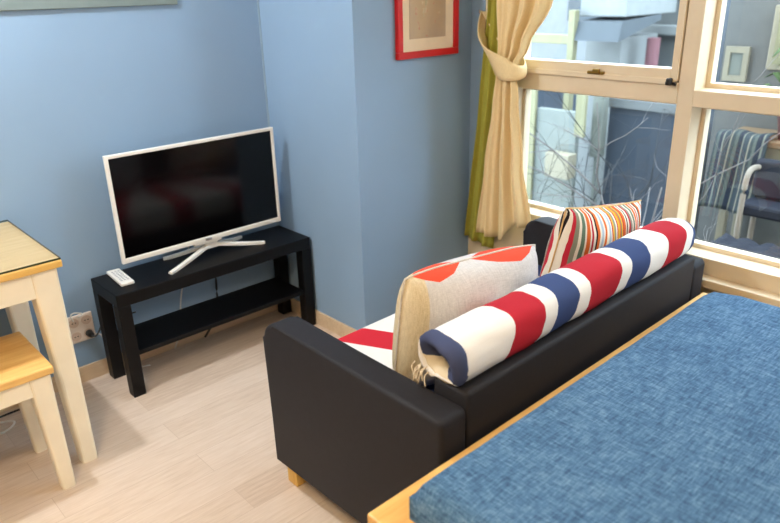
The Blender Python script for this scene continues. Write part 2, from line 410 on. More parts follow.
def foot(bm, end, w=.018):
    d = Vector(end) - cpt; n = 10
    side = Vector((-d.y, d.x, 0)).normalized()
    rings = []
    for i in range(n + 1):
        s = i / n; p = cpt + d * s; zt = TH + .0005 + (cz + .008 - TH) * (1 - s) ** 1.2 + .011; zb = max(TH + .0005, zt - .014) if s < .93 else TH + .0005
        ww = w * (1 - .25 * s) / 1.6
        rings.append([bm.verts.new((p.x + side.x * a, p.y + side.y * a, z)) for a, z in ((-ww, zb), (ww, zb), (ww, zt - .003), (ww * .6, zt), (-ww * .6, zt), (-ww, zt - .003))])
    for A, B in zip(rings, rings[1:]):
        for k in range(6): bm.faces.new((A[k], A[(k + 1) % 6], B[(k + 1) % 6], B[k]))
    bm.faces.new(rings[0][::-1]); bm.faces.new(rings[-1])
for e in ((.246, .052, TH), (.716, .084, TH), (.30, .226, TH), (.68, .226, TH)):
    f = bmesh.new(); foot(f, e); tp(f, 'foot', M['whiteplastic'])
nb = bmesh.new(); box(nb, .455, .52, TYF + .018, TYF + .05, cz - .006, TZ0 + .04, .006); tp(nb, 'stand_neck', M['whiteplastic'])

# remote control
r = thing('remote_control', 'slim white remote control lying on the end of the black bench', 'remote control', (.083, .153, TH), math.radians(-4))
new(bx(-.027, .027, -.088, .088, 0.0005, .015, .005, 3), 'body', M['whiteplastic'], r)
for j in range(7):
    for i in range(3):
        new(bx(-.016 + i * .012, -.008 + i * .012, -.06 + j * .018, -.050 + j * .018, .0145, .0165, .001, 1), 'button', M['greybtn'], r)

# outlet with plugs and cords
w = thing('wall_outlet', 'four socket outlet plate on the blue wall beside the black bench', 'outlet', (-.065, YW, .24))
new(bx(-.052, .05, -.009, 0, -.06, .06, .004), 'plate', plain('outlet_plate', rgb(236, 222, 208), .45), w)
for x in (-.026, .024):
    for z in (-.03, .03):
        c = bmesh.new(); cyl(c, (x, -.0085, z), (0, -1, 0), .0195, .003, 24)
        s = new(c, 'socket', plain('socket_ring', rgb(214, 190, 170), .5), w, smooth=.6)
        c = bmesh.new()
        for k in (-.006, .006): cyl(c, (x + k, -.0112, z), (0, -1, 0), .0028, .0008, 8)
        new(c, 'socket_hole', M['cordblack'], s)
p = thing('plugged_cable', 'black plug and cord running from the outlet to behind the bench', 'power cord', (-.041, .265, .21))
c = bmesh.new(); cyl(c, (0, .004, 0), (0, -1, 0), .015, .03, 16, .011); new(c, 'plug', M['cordblack'], p, smooth=.7)
c = bmesh.new(); tube(c, smoothpath([(0, -.02, 0), (.012, -.034, -.005), (.034, -.026, .012), (.055, -.008, .028), (.09, -.004, .03), (.20, -.004, .028)]), .0035)
new(c, 'cord', M['cordblack'], p, smooth=True)
c = bmesh.new(); tube(c, smoothpath([(-.02, .262, .20), (.0, .258, .19), (.012, .26, .15), (.018, .26, .08), (.03, .25, .012), (.055, .235, .005), (.16, .2, .005)]), .0032)
tag(new(c, 'extension_cord', M['cordwhite'], smooth=True), 'white cord dropping from the outlet to the floor behind the bench leg', 'cord')
c = bmesh.new(); tube(c, smoothpath([(-.095, .255, .285), (-.10, .258, .31), (-.085, .258, .318), (-.055, .255, .306), (-.075, .252, .298)]), .003)
tube(c, smoothpath([(-.11, .262, .28), (-.135, .258, .25), (-.15, .255, .15), (-.16, .25, .02), (-.20, .235, .006)]), .0035)
tag(new(c, 'charger_cable', M['cordwhite'], smooth=True), 'white charger cable looped over the top of the outlet', 'cord')
c = bmesh.new(); tube(c, smoothpath([(-.13, .262, .30), (-.145, .258, .24), (-.138, .255, .18), (-.155, .25, .1), (-.15, .245, .02), (-.19, .22, .006)]), .0035)
tag(new(c, 'lamp_cord', M['cordblack'], smooth=True), 'dark cord hanging beside the white table leg', 'cord')
c = bmesh.new(); tube(c, smoothpath([(-.72, .12, .004), (-.62, .17, .004), (-.52, .14, .004), (-.46, .2, .004), (-.40, .165, .004), (-.46, .12, .004), (-.55, .20, .004), (-.66, .22, .004)]), .004)
tag(new(c, 'tangled_cord', M['cordwhite'], smooth=True), 'white cord lying tangled on the floor behind the stool', 'cord')
c = bmesh.new(); tube(c, smoothpath([(-.70, .20, .004), (-.58, .24, .004), (-.48, .235, .004), (-.41, .24, .004), (-.36, .24, .004)]), .004)
tag(new(c, 'floor_cord', M['cordblack'], smooth=True), 'black cord on the floor along the wall behind the stool', 'cord')
c = bmesh.new(); tube(c, smoothpath([(.45, .19, .56), (.45, .262, .5), (.43, .264, .42), (.42, .263, .36), (.385, .262, .29), (.36, .26, .20), (.35, .262, .10), (.30, .25, .01)]), .0032)
tag(new(c, 'antenna_cable', M['cordwhite'], smooth=True), 'thin white cable hanging down behind the television bench', 'cord')
c = bmesh.new(); tube(c, smoothpath([(.52, .19, .56), (.535, .264, .48), (.55, .264, .36), (.545, .262, .22), (.53, .26, .1), (.45, .25, .01)]), .005)
tag(new(c, 'power_cable', M['cordblack'], smooth=True), 'black cord hanging down behind the television bench', 'cord')

# ------------------------------------------------------------------ dining table, glass sheet, stool
def taper_leg(h, xo, yo, top, bot, sx, sy, bev):
    """outer faces vertical at xo, yo; inner faces taper; sx, sy point to the inside"""
    b = bmesh.new()
    def ring(s, z): return [b.verts.new((x, y, z)) for x, y in ((xo, yo), (xo + sx * s, yo), (xo + sx * s, yo + sy * s), (xo, yo + sy * s))]
    A, B = ring(bot, 0), ring(top, h)
    for k in range(4): b.faces.new((A[k], A[(k + 1) % 4], B[(k + 1) % 4], B[k]))
    b.faces.new(A[::-1]); b.faces.new(B)
    bmesh.ops.recalc_face_normals(b, faces=b.faces)
    ed = [e for e in b.edges if abs(e.verts[0].co.z - e.verts[1].co.z) > h * .5]
    bmesh.ops.bevel(b, geom=ed, offset=bev, segments=3, affect='EDGES', profile=.5)
    return b
DT = thing('dining_table', 'white legged dining table with a pale wooden top against the blue wall', 'table', (-.80, 0, 0))
ox = -.80
DX0, DX1, DY0, DY1, DZ = -1.36, -.238, -.288, .262, .742
new(bx(DX0 - ox, DX1 - ox, DY0, DY1, DZ - .024, DZ, .004), 'tabletop', [M['tbledge']], DT)
new(bx(DX0 - ox + .004, DX1 - ox - .004, DY0 + .004, DY1 - .004, DZ - .001, DZ + .0008), 'top_veneer', M['tbltop'], DT)
bm = bmesh.new(); i = .018
box(bm, DX0 - ox + .06, DX1 - ox - .06, DY0 + i, DY0 + i + .02, .632, DZ - .024, .002); box(bm, DX0 - ox + .06, DX1 - ox - .06, DY1 - i - .02, DY1 - i, .632, DZ - .024, .002)
box(bm, DX0 - ox + i, DX0 - ox + i + .02, DY0 + .06, DY1 - .06, .632, DZ - .024, .002); box(bm, DX1 - ox - i - .02, DX1 - ox - i, DY0 + .06, DY1 - .06, .632, DZ - .024, .002)
new(bm, 'apron', M['tblwhite'], DT)
for X, sx in ((DX0 - ox + .014, 1), (DX1 - ox - .014, -1)):
    for Y, sy in ((DY0 + .014, 1), (DY1 - .014, -1)):
        new(taper_leg(DZ - .024, X, Y, .082, .054, sx, sy, .011), 'leg', M['tblwhite'], DT)
g = thing('glass_sheet', 'clear glass sheet with a dark green edge lying on the dining table', 'glass sheet', (-.80, 0, DZ + .001))
new(bx(DX0 - ox + .003, DX1 - ox - .003, DY0 + .003, DY1 - .003, .0005, .006), 'sheet', M['sheetglass'], g)
bm = bmesh.new()
for a in ((DX0 - ox + .002, DX1 - ox - .002, DY0 + .002, DY0 + .0032), (DX0 - ox + .002, DX1 - ox - .002, DY1 - .0032, DY1 - .002), (DX1 - ox - .0032, DX1 - ox - .002, DY0 + .002, DY1 - .002), (DX0 - ox + .002, DX0 - ox + .0032, DY0 + .002, DY1 - .002)):
    box(bm, *a, .0005, .0062)
new(bm, 'edge', M['glassedge'], g)

ST = thing('stool', 'white stool with a honey coloured wooden seat tucked under the dining table', 'stool', (-.56, -.21, 0))
sx0, sx1, sy0, sy1, sz = -.21, .21, -.165, .165, .45
new(bx(sx0, sx1, sy0, sy1, sz - .028, sz, .006, 3), 'seat', M['seatwood'], ST)
bm = bmesh.new()
box(bm, sx0 + .04, sx1 - .04, sy0 + .014, sy0 + .034, .36, sz - .028, .002); box(bm, sx0 + .04, sx1 - .04, sy1 - .034, sy1 - .014, .36, sz - .028, .002)
box(bm, sx0 + .014, sx0 + .034, sy0 + .04, sy1 - .04, .36, sz - .028, .002); box(bm, sx1 - .034, sx1 - .014, sy0 + .04, sy1 - .04, .36, sz - .028, .002)
new(bm, 'apron', M['tblwhite'], ST)
for X, sx in ((sx0 + .01, 1), (sx1 - .01, -1)):
    for Y, sy in ((sy0 + .01, 1), (sy1 - .01, -1)):
        new(taper_leg(sz - .028, X, Y, .066, .043, sx, sy, .009), 'leg', M['tblwhite'], ST)

# ------------------------------------------------------------------ sofa
SRZ = math.radians(.8)
SX0, SX1, SYF, SYB = .122, 1.508, -.822, -1.540
AT = .092; AZ = .595; SB = .095
sf = thing('sofa', 'charcoal two seat sofa with slab arms between the window and the pine bed', 'sofa', ((SX0 + SX1) / 2, (SYF + SYB) / 2, 0), SRZ)
off = (-(SX0 + SX1) / 2, -(SYF + SYB) / 2, 0)
def sp_(bm, name, m=M['sofa'], smooth=.7): return new(bm, name, m, sf, off, smooth=smooth)
def arm_outline():
    r = .055; pts = [(SYF, SB)]
    for k in range(0, 9):
        a = PI / 2 * k / 8; pts.append((SYF - r + r * math.cos(a), AZ - r + r * math.sin(a)))
    r2 = .02
    for k in range(0, 5):
        a = PI / 2 + PI / 2 * k / 4; pts.append((SYB + r2 + r2 * math.cos(a), AZ - .012 - r2 + r2 * math.sin(a)))
    pts.append((SYB, SB)); return pts
for x in (SX0, SX1 - AT):
    bm = prism(bmesh.new(), arm_outline(), 0, x, x + AT, .014, 4); sp_(bm, 'arm')
sp_(bx(SX0 + AT, SX1 - AT, SYB, SYB + .115, SB, .618, .012, 3), 'backrest')
sp_(bx(SX0 + AT, SX1 - AT, SYB + .115, SYF - .01, SB, .29, .012, 3), 'seat_base')
for x in (SX0 + .034, SX1 - .084):
    for y in (SYF - .06, SYB + .02): sp_(bx(x, x + .05, y, y + .05, 0, SB, .003), 'leg', M['legwood'])

# seat cushion with union flag cover
cx, cy = (SX0 + SX1) / 2, -1.108
sc = tag(new(bx(-.598, .598, -.311, .311, 0, .135, .035, 4), 'seat_cushion', M['flag'], None, (cx, cy, .290), smooth=True), 'long seat cushion in red, white and navy flag cloth on the dark sofa', 'cushion')

# ------------------------------------------------------------------ cushions
def pillow(w, h, t, seed=1, n=36, pinch=.05, rnd=0):
    b = bmesh.new(); rows = {}
    for s in (1, -1):
        for j in range(n + 1):
            for i in range(n + 1):
                u, v = -1 + 2 * i / n, -1 + 2 * j / n
                edge = i in (0, n) or j in (0, n)
                if edge and s == -1: rows[(s, i, j)] = rows[(1, i, j)]; continue
                x = u * w / 2 * (1 - pinch * (1 - v * v) - rnd * abs(v) ** 5); z = v * h / 2 * (1 - pinch * (1 - u * u) - rnd * 2 * abs(u) ** 4)
                k = ((1 - abs(u) ** 2.6) * (1 - abs(v) ** 2.6)); th = t / 2 * max(k, 0) ** .5
                nz = noise.noise(Vector((u * 1.7 + seed * 9, v * 1.7, s * 3.0))) * .012 + noise.noise(Vector((u * 4 + seed * 5, v * 4, s * 2.0))) * .006
                y = s * (th + nz * k)
                rows[(s, i, j)] = b.verts.new((x, y, z))
    for s in (1, -1):
        for j in range(n):
            for i in range(n):
                q = [rows[(s, i, j)], rows[(s, i + 1, j)], rows[(s, i + 1, j + 1)], rows[(s, i, j + 1)]]
                b.faces.new(q if s == -1 else q[::-1])
    return b
def piping(w, h, pinch, r=.004, n=24, rnd=0):
    pts = []
    for e in range(4):
        for k in range(n):
            q = -1 + 2 * k / n
            u, v = ((q, -1), (1, q), (-q, 1), (-1, -q))[e]
            pts.append((u * w / 2 * (1 - pinch * (1 - v * v) - rnd * abs(v) ** 5), 0, v * h / 2 * (1 - pinch * (1 - u * u) - rnd * 2 * abs(u) ** 4)))
    pts.append(pts[0]); return tube(bmesh.new(), pts, r, 6)
p1 = tag(new(pillow(.51, .365, .21, 3, pinch=.0, rnd=.03), 'throw_pillow', M['linen'], None, (.545, -1.262, .611), (math.radians(5), math.radians(3), math.radians(-6)), smooth=True),
    'plump pale grey linen pillow with red corners propped against the banded roll', 'pillow')
new(piping(.51, .365, .0, .003, rnd=.03), 'piping', fabric('linen_piping', rgb(206, 198, 186)), p1, smooth=True)
p2 = tag(new(pillow(.465, .36, .19, 8), 'throw_pillow', M['multistripe'], None, (1.210, -1.250, .616), (math.radians(8), math.radians(9), math.radians(-2)), smooth=True),
    'pillow with many thin multicoloured stripes at the window end of the sofa', 'pillow')
new(piping(.465, .36, .05, .003), 'piping', fabric('striped_piping', rgb(214, 176, 120)), p2, smooth=True)

# rolled blanket on the back of the sofa
def roll():
    b = bmesh.new(); NX, NA = 70, 40; rings = []
    x0, x1 = .226, 1.435
    for i in range(NX + 1):
        s = i / NX; x = x0 + (x1 - x0) * s
        tap = 1 - .10 * max(0, (s - .93) / .07) ** 2
        ring = []
        for k in range(NA):
            a = 2 * PI * k / NA; ca, sa = math.cos(a), math.sin(a)
            ry, rz = .076 * tap, .062 * tap
            e = .80
            y = math.copysign(abs(ca) ** e, ca) * ry; z = math.copysign(abs(sa) ** e, sa) * rz
            d = 1 + .075 * noise.noise(Vector((x * 5, ca * 1.2, sa * 1.2))) + .03 * noise.noise(Vector((x * 16, ca * 3, sa * 3)))
            ring.append(b.verts.new((x, -1.450 + y * d, max(.6195 if y < .02 else 0, .672 + z * d))))
        rings.append(ring)
    for A, B in zip(rings, rings[1:]):
        for k in range(NA): b.faces.new((A[k], A[(k + 1) % NA], B[(k + 1) % NA], B[k]))
    # far end cap: rounded
    def cap(ring, dx, steps):
        prev = ring; c = sum((v.co for v in ring), Vector()) / NA
        for f, d in steps:
            cur = [b.verts.new(c + (v.co - c) * f + Vector((d * dx, 0, 0))) for v in ring]
            for k in range(NA): b.faces.new((prev[k], prev[(k + 1) % NA], cur[(k + 1) % NA], cur[k]))
            prev = cur
        b.faces.new(prev)
    cap(rings[-1], 1, [(.93, .012), (.7, .022), (.35, .026)])
    cap(rings[0], -1, [(.97, .010), (.88, .012), (.80, .002), (.74, -.05)])
    return b
rb = tag(new(roll(), 'rolled_blanket', M['rollcloth'], None, smooth=True), 'long rolled blanket with red, white and navy bands lying on the sofa back', 'blanket')
# navy rim at the open end: a soft folded cuff
b = bmesh.new(); NA = 36; prof = [(.022, .074), (.014, .0785), (.002, .079), (-.012, .076), (-.020, .066), (-.016, .052), (.0, .042), (.03, .034)]
rr = []
for dx, rad in prof:
    ring = []
    for k in range(NA):
        a = 2 * PI * k / NA; ca, sa = math.cos(a), math.sin(a)
        y = math.copysign(abs(ca) ** .82, ca) * rad; z = math.copysign(abs(sa) ** .82, sa) * rad
        wv = .010 * noise.noise(Vector((ca * 1.6, sa * 1.6, dx * 20 + 4)))
        low = .6195 if y < .02 else .585
        ring.append(b.verts.new((.226 + dx + wv - .014 * sa + .010 * ca, -1.450 + y * (1 + wv * 6), max(low, .672 + z * .84 * (1 + wv * 6)))))
    rr.append(ring)
for A, B in zip(rr, rr[1:]):
    for k in range(NA): b.faces.new((A[k], A[(k + 1) % NA], B[(k + 1) % NA], B[k]))
M['cuffcloth'] = stripes('navy_and_cream_cuff', 2, [(0, rgb(222, 208, 180)), (.42, rgb(66, 74, 104))], slant=1, sl=-.35, x0=.58 + .5, x1=.74 + .5, warp=.03)
cuff = new(b, 'cuff', M['cuffcloth'], rb, smooth=True); cuff['label'] = 'navy and cream folded cuff at the open end of the blanket'
b = bmesh.new()
for k in range(12):
    y = -1.388 + .006 * (k % 4) - .014 * (k // 4); z = .640 - .006 * (k % 3)
    tube(b, smoothpath([(.212, y, z), (.198, y + random.uniform(-.008, .008), z - .008), (.194 + random.uniform(-.006, .006), y + random.uniform(-.012, .016), z - .024 - random.uniform(0, .012))], 4), .0016, 5)
new(b, 'fringe', M['fringe'], rb, smooth=True)

# the sofa stands a little askew: turn what lies on it with it
pivot = Matrix.Translation(((SX0 + SX1) / 2, (SYF + SYB) / 2, 0)); turn = pivot @ Matrix.Rotation(SRZ, 4, 'Z') @ pivot.inverted()
rb.matrix_world = turn
sc.rotation_euler = (0, 0, SRZ)
# ------------------------------------------------------------------ bed
BX0, BX1, BYF, BYB, BZ = -.112, 1.442, -1.562, -3.74, .487
bd = thing('bed', 'low pine bed frame with a wide flat edge behind the sofa', 'bed', ((BX0 + BX1) / 2, (BYF + BYB) / 2, 0))
bo = (-(BX0 + BX1) / 2, -(BYF + BYB) / 2, 0)
def bp(bm, name, m=M['bedwood']): return new(bm, name, m, bd, bo)
bp(bx(BX0, BX1, BYF - .13, BYF, BZ - .03, BZ, .004), 'foot_board')
bp(bx(BX0, BX0 + .13, BYB, BYF - .131, BZ - .03, BZ, .004), 'side_rail'); bp(bx(BX1 - .13, BX1, BYB, BYF - .131, BZ - .03, BZ, .004), 'side_rail')
bp(bx(BX0 + .131, BX1 - .131, BYB, BYF - .131, BZ - .045, BZ - .02), 'slat_platform')
bp(bx(BX0 + .03, BX1 - .03, BYB + .03, BYF - .03, BZ - .15, BZ - .03, .003), 'base_frame')
for x in (BX0 + .05, BX1 - .12):
    for y in (BYF - .12, BYB + .05): bp(bx(x, x + .07, y, y + .07, 0, BZ - .15, .004), 'leg')

def mattress():
    b = bmesh.new(); x0, x1, y0, y1, z0, z1 = -.060, 1.305, -3.66, -1.636, BZ + .0005, .580
    nx, ny, r = 70, 100, .036
    def P(i, j):
        x = x0 + (x1 - x0) * i / nx; y = y0 + (y1 - y0) * j / ny; return x, y
    g = {}
    for i in range(nx + 1):
        for j in range(ny + 1):
            u = i / nx; v = j / ny
            x = x0 + (x1 - x0) * (u if 0 else (u)); y = y0 + (y1 - y0) * v
            d = min(x - x0, x1 - x, y - y0, y1 - y)
            h = z1 - (r - math.sqrt(max(0, r * r - (r - min(d, r)) ** 2))) * 1.0
            # soft corner toward the window
            cxn = max(0, (x - (x1 - .10)) / .10); cyn = max(0, (y - (y1 - .10)) / .10)
            h -= .016 * cxn * cyn
            h += .004 * noise.noise(Vector((x * 3, y * 3, 1))) + .0016 * noise.noise(Vector((x * 11, y * 11, 5)))
            g[i, j] = b.verts.new((x, y, max(h, z0 + .02)))
    for i in range(nx):
        for j in range(ny): b.faces.new((g[i, j], g[i + 1, j], g[i + 1, j + 1], g[i, j + 1]))
    loop = [(i, 0) for i in range(nx)] + [(nx, j) for j in range(ny)] + [(i, ny) for i in range(nx, 0, -1)] + [(0, j) for j in range(ny, 0, -1)]
    bot = [b.verts.new((g[k].co.x, g[k].co.y, z0)) for k in loop]
    n = len(loop)
    for q in range(n): b.faces.new((g[loop[q]], bot[q], bot[(q + 1) % n], g[loop[(q + 1) % n]]))
    b.faces.new(bot); return b
tag(new(mattress(), 'mattress', M['denim'], None, smooth=.9), 'mattress in a denim blue woven cover on the pine bed', 'mattress')

# ------------------------------------------------------------------ curtains
def curtain(levels, n, pleats, amp, xbase, seed, nz=60, hem=None):
    """levels: (z, y_start, y_end, x) from top to bottom, interpolated smoothly"""
    b = bmesh.new(); rows = []
    L = levels
    ztop, zbot = L[0][0], L[-1][0]
    for j in range(nz + 1):
        z = ztop + (zbot - ztop) * j / nz
        for k in range(len(L) - 1):
            if L[k][0] >= z >= L[k + 1][0] - 1e-9: break
        s = (L[k][0] - z) / (L[k][0] - L[k + 1][0]); s = s * s * (3 - 2 * s) if L[k][0] - L[k + 1][0] < .35 else s
        ya, yb, xx = (L[k][q] + (L[k + 1][q] - L[k][q]) * s for q in (1, 2, 3))
        width = abs(yb - ya); row = []
        a = amp * min(1, .35 + width / .3)
        for i in range(n + 1):
            u = i / n
            ph = pleats * 2 * PI * u + .9 * noise.noise(Vector((u * 2.3, z * 1.2, seed)))
            x = xx + a * (math.sin(ph) + .35 * math.sin(2.3 * ph + seed)) + .004 * noise.noise(Vector((u * 6, z * 5, seed + 3)))
            y = ya + (yb - ya) * u + .005 * noise.noise(Vector((u * 4, z * 4, seed + 7)))
            zz = z
            if hem: zz = z + hem(u) * max(0, (j / nz - .5) * 2)
            row.append(b.verts.new((x, y, zz)))
        rows.append(row)
    for A, B in zip(rows, rows[1:]):
        for i in range(n): b.faces.new((A[i], A[i + 1], B[i + 1], B[i]))
    return b
def solid(o, t):
    m = o.modifiers.new('thickness', 'SOLIDIFY'); m.thickness = t; m.offset = 0; return o
cc = curtain([(2.28, -.46, -1.16, 1.53), (1.80, -.50, -1.02, 1.53), (1.44, -.545, -.815, 1.512), (1.26, -.565, -.720, 1.508), (1.16, -.565, -.670, 1.503), (1.02, -.545, -.680, 1.508), (.75, -.505, -.708, 1.515), (.425, -.47, -.765, 1.52)],
    120, 3.2, .019, 1.53, 2.0, hem=lambda u: .0 if u < .52 else .085 * min(1, (u - .52) / .16))
c1 = tag(solid(new(cc, 'curtain', M['cream_curtain'], None, smooth=True), .003), 'cream curtain tied back at the left side of the window', 'curtain')
gc = curtain([(2.28, -.40, -.60, 1.565), (1.44, -.468, -.59, 1.562), (1.16, -.448, -.60, 1.56), (.80, -.41, -.58, 1.562), (.375, -.366, -.53, 1.556)], 60, 2.4, .014, 1.562, 5.0, hem=lambda u: -.03 * u)
tag(solid(new(gc, 'curtain', M['olive_curtain'], None, smooth=True), .003), 'olive green curtain hanging behind the cream one beside the wall', 'curtain')
# tieback: broad fabric band from hook round the gathered curtain
b = bmesh.new(); path = [((1.590, -.420, 1.392), .010), ((1.555, -.445, 1.330), .026), ((1.515, -.490, 1.262), .042), ((1.488, -.555, 1.210), .050), ((1.480, -.615, 1.180), .048), ((1.484, -.655, 1.168), .038), ((1.50, -.688, 1.164), .028), ((1.535, -.692, 1.172), .022), ((1.568, -.65, 1.20), .022), ((1.578, -.56, 1.26), .02), ((1.580, -.48, 1.34), .014), ((1.590, -.425, 1.392), .010)]
cen = smoothpath([p for p, _ in path], 5); wid = [path[min(int(i / 5), len(path) - 1)][1] + (path[min(int(i / 5) + 1, len(path) - 1)][1] - path[min(int(i / 5), len(path) - 1)][1]) * (i % 5) / 5 for i in range(len(cen))]
rows = []
for i, (c, ww) in enumerate(zip(cen, wid)):
    t = (cen[min(i + 1, len(cen) - 1)] - cen[max(i - 1, 0)]).normalized()
    outn = Vector((-1, 0, 0)) if 0 else (Vector((c.x, c.y, 0)) - Vector((1.53, -.63, 0))).normalized()
    d = t.cross(outn); d.normalize()
    if d.z < 0: d = -d
    rows.append([b.verts.new(c + d * ww * q + outn * .006 * (1 - q * q)) for q in (-1, -.6, -.2, .2, .6, 1)])
for A, B in zip(rows, rows[1:]):
    for k in range(5): b.faces.new((A[k], A[k + 1], B[k + 1], B[k]))
tb = solid(new(b, 'tieback', M['cream_curtain'], c1, smooth=True), .004)
b = bmesh.new(); tube(b, smoothpath([(1.60, -.415, 1.385), (1.575, -.415, 1.385), (1.572, -.415, 1.40)]), .004); cyl(b, (1.600, -.415, 1.385), (-1, 0, 0), .012, .004, 16)
tag(new(b, 'tieback_hook', M['chrome'], smooth=.8), 'small metal hook on the window wall holding the curtain tieback', 'hook')

# ------------------------------------------------------------------ framed picture
pf = thing('picture_frame', 'red framed picture with a cream mount on the blue wall near the curtain', 'picture', (1.312, PY, 1.226))
b = bmesh.new(); hw, hh, fw = .178, .50, .027
box(b, -hw, hw, -.022, -.0005, 0, fw, .003); box(b, -hw, hw, -.022, -.0005, hh - fw, hh, .003); box(b, -hw, -hw + fw, -.022, -.0005, fw, hh - fw, .003); box(b, hw - fw, hw, -.022, -.0005, fw, hh - fw, .003)
new(b, 'frame', M['red'], pf)
new(bx(-hw + fw - .002, hw - fw + .002, -.012, -.001, fw - .002, hh - fw + .002), 'mount', M['mat'], pf)
new(bx(-.108, .103, -.0015, 0, -.165, .165), 'print', M['art'], pf, (0, -.012, .24))

# ------------------------------------------------------------------ outdoors
struct(new(bx(WX + .16, 14, -8, 12, -.55, -.45), 'ground', M['o_ground']))
struct(new(bx(WX + .16, 3.4, -3.4, -.68, -.45, 0), 'patio', M['o_patio']))  # deck added to carry the reflection stand-ins
struct(new(bx(3.2, 3.35, -3.4, -.70, 0, 1.6), 'wall_reflection', M['o_wall']))  # grey backdrop of the room reflection, built as a wall
sb = thing('shop_building', 'pale blue grey shop building across the street outside the left window', 'building', (6.2, 1.5, -.45))
new(bx(0, 2, -3.2, 6, 1.05, 2.8), 'upper_wall', M['o_pale'], sb)
new(bx(.06, 2, -3.2, 6, 0, 1.05), 'shop_front', M['o_dark'], sb)
new(bx(-.10, .06, -3.2, 6, 1.0, 1.12, .01), 'fascia', M['o_white'], sb)
for k in range(6): new(bx(-.03, .05, -2.6 + k * 1.3, -1.9 + k * 1.3, 1.55, 2.5, .01), 'window', M['o_awn'], sb)
kk = thing('market_kiosk', 'white kiosk with a slanted grey awning outside the upper left pane', 'kiosk', (4.3, .5, -.45))
new(bx(0, .58, -.05, .27, 0, 1.54, .01), 'counter_panel', M['o_white'], kk)
new(prism(bmesh.new(), [(-.32, 1.53), (-.28, 1.67), (.3, 1.70), (.3, 1.66)], 1, -.20, .18), 'awning', M['o_awn'], kk)
new(bx(-.22, .56, -.19, .20, 1.70, 2.2, .01), 'sign_box', M['o_white'], kk)
gw = thing('grey_cabin', 'grey cabin with a white band beyond the right half of the upper left pane', 'cabin', (5.0, .55, -.45))
new(bx(0, .8, -.8, .35, 0, 1.95, .01), 'cabin_wall', M['o_grey'], gw)
new(bx(-.10, 0, -.8, .30, 1.52, 1.60, .01), 'white_band', M['o_white'], gw)
new(bx(-.03, 0, -.7, -.1, .35, .95, .01), 'dark_shutter', M['o_dark'], gw)
b = bmesh.new(); cyl(b, (4.5, .29, -.45), (0, 0, 1), .05, 1.53, 16); tag(new(b, 'red_post', M['o_red'], smooth=.8), 'dusty red post in front of the grey cabin', 'post')
yf = thing('yellow_stand', 'pale yellow stand frame outside near the curtain', 'stand', (4.0, .8, -.45))
for y in (-.13, .34): new(bx(-.032, .032, y, y + .055, 0, 1.75, .005), 'upright', M['o_yel'], yf)
new(bx(-.03, .03, -.12, .38, 1.50, 1.57, .005), 'crossbar', M['o_yel'], yf)
pb = thing('display_panel', 'tall pale green display panel with yellow edges outside the lower left pane', 'panel', (3.6, .5, -.45))
new(bx(-.02, .03, -.16, .19, 0, 1.07, .005), 'board', M['o_panel'], pb)
new(bx(-.05, -.02, .19, .25, 0, 1.22, .004), 'side_strip', M['o_yel'], pb); new(bx(-.05, -.02, -.24, -.16, .9, 1.24, .004), 'side_strip', M['o_yel'], pb)
new(bx(-.16, -.05, -.20, 0, .60, .78, .004), 'notice_box', M['o_creamy'], pb)
lp = thing('street_lamp', 'slim pale street lamp post beyond the twigs of the bare shrub', 'street lamp', (3.78, .27, -.45))
b = bmesh.new(); box(b, -.04, .04, -.04, .05, .72, 1.3, .01); new(b, 'lamp_box', M['o_green'], lp)
b = bmesh.new(); cyl(b, (0, 0, 0), (0, 0, 1), .022, .73, 12); new(b, 'pole', M['o_green'], lp, smooth=.8)

gwl = thing('garden_wall', 'low dark wall with a pale coping behind the twigs outside the lower left pane', 'wall', (3.9, .0, -.45))
new(bx(0, .15, -.62, .27, 0, 1.08, .005), 'wall_face', M['o_dark'], gwl); new(bx(-.03, .18, -.64, .29, 1.081, 1.15, .005), 'coping', M['o_grey'], gwl)

def shrub(name, label, loc, h, n, seed, mat, spread=.5, r=.006):
    rnd = random.Random(seed); root = thing(name, label, 'shrub', loc, 0, None)
    b = bmesh.new(); tw = bmesh.new()
    def grow(p, d, L, rad, dep, target):
        pts = [p]; q = p.copy(); dd = d.copy()
        for _ in range(4):
            dd = (dd + Vector((rnd.gauss(0, .16), rnd.gauss(0, .16), rnd.gauss(0, .12)))).normalized(); q = q + dd * L / 4; q.x = max(q.x, 1.88 - loc[0]); pts.append(q.copy())
        tube(target, pts, rad, 5, rad * .45)
        if dep:
            for _ in range(rnd.choice((2, 3))):
                k = rnd.choice((1, 2, 3, 4)); nd = (dd + Vector((rnd.gauss(0, .6), rnd.gauss(0, .7), rnd.gauss(.05, .5)))).normalized()
                grow(pts[k], nd, L * rnd.uniform(.5, .75), rad * .55, dep - 1, tw)
    for _ in range(n):
        d = Vector((rnd.gauss(0, spread * .5), rnd.gauss(0, spread), 1)).normalized()
        grow(Vector((rnd.uniform(-.05, .05), rnd.uniform(-.08, .08), 0)), d, h * rnd.uniform(.55, .8), r, 3, b)
    new(b, 'stem', M[mat], root, smooth=True); new(tw, 'twigs', M[mat], root, smooth=True)['kind'] = 'stuff'
shrub('bare_shrub', 'bare dark twiggy shrub close outside the lower left pane', (2.75, -.30, -.45), 1.2, 8, 4, 'o_twig', .28)
shrub('bare_shrub', 'pale bare shrub beside the mullion outside the lower left pane', (2.5, -.74, -.45), 1.3, 4, 11, 'o_twigpale', .10, .010)
shrub('bare_shrub', 'low bare shrub outside in front of the navy bench', (2.12, -1.42, 0), .58, 5, 21, 'o_twigpale', .7, .004)

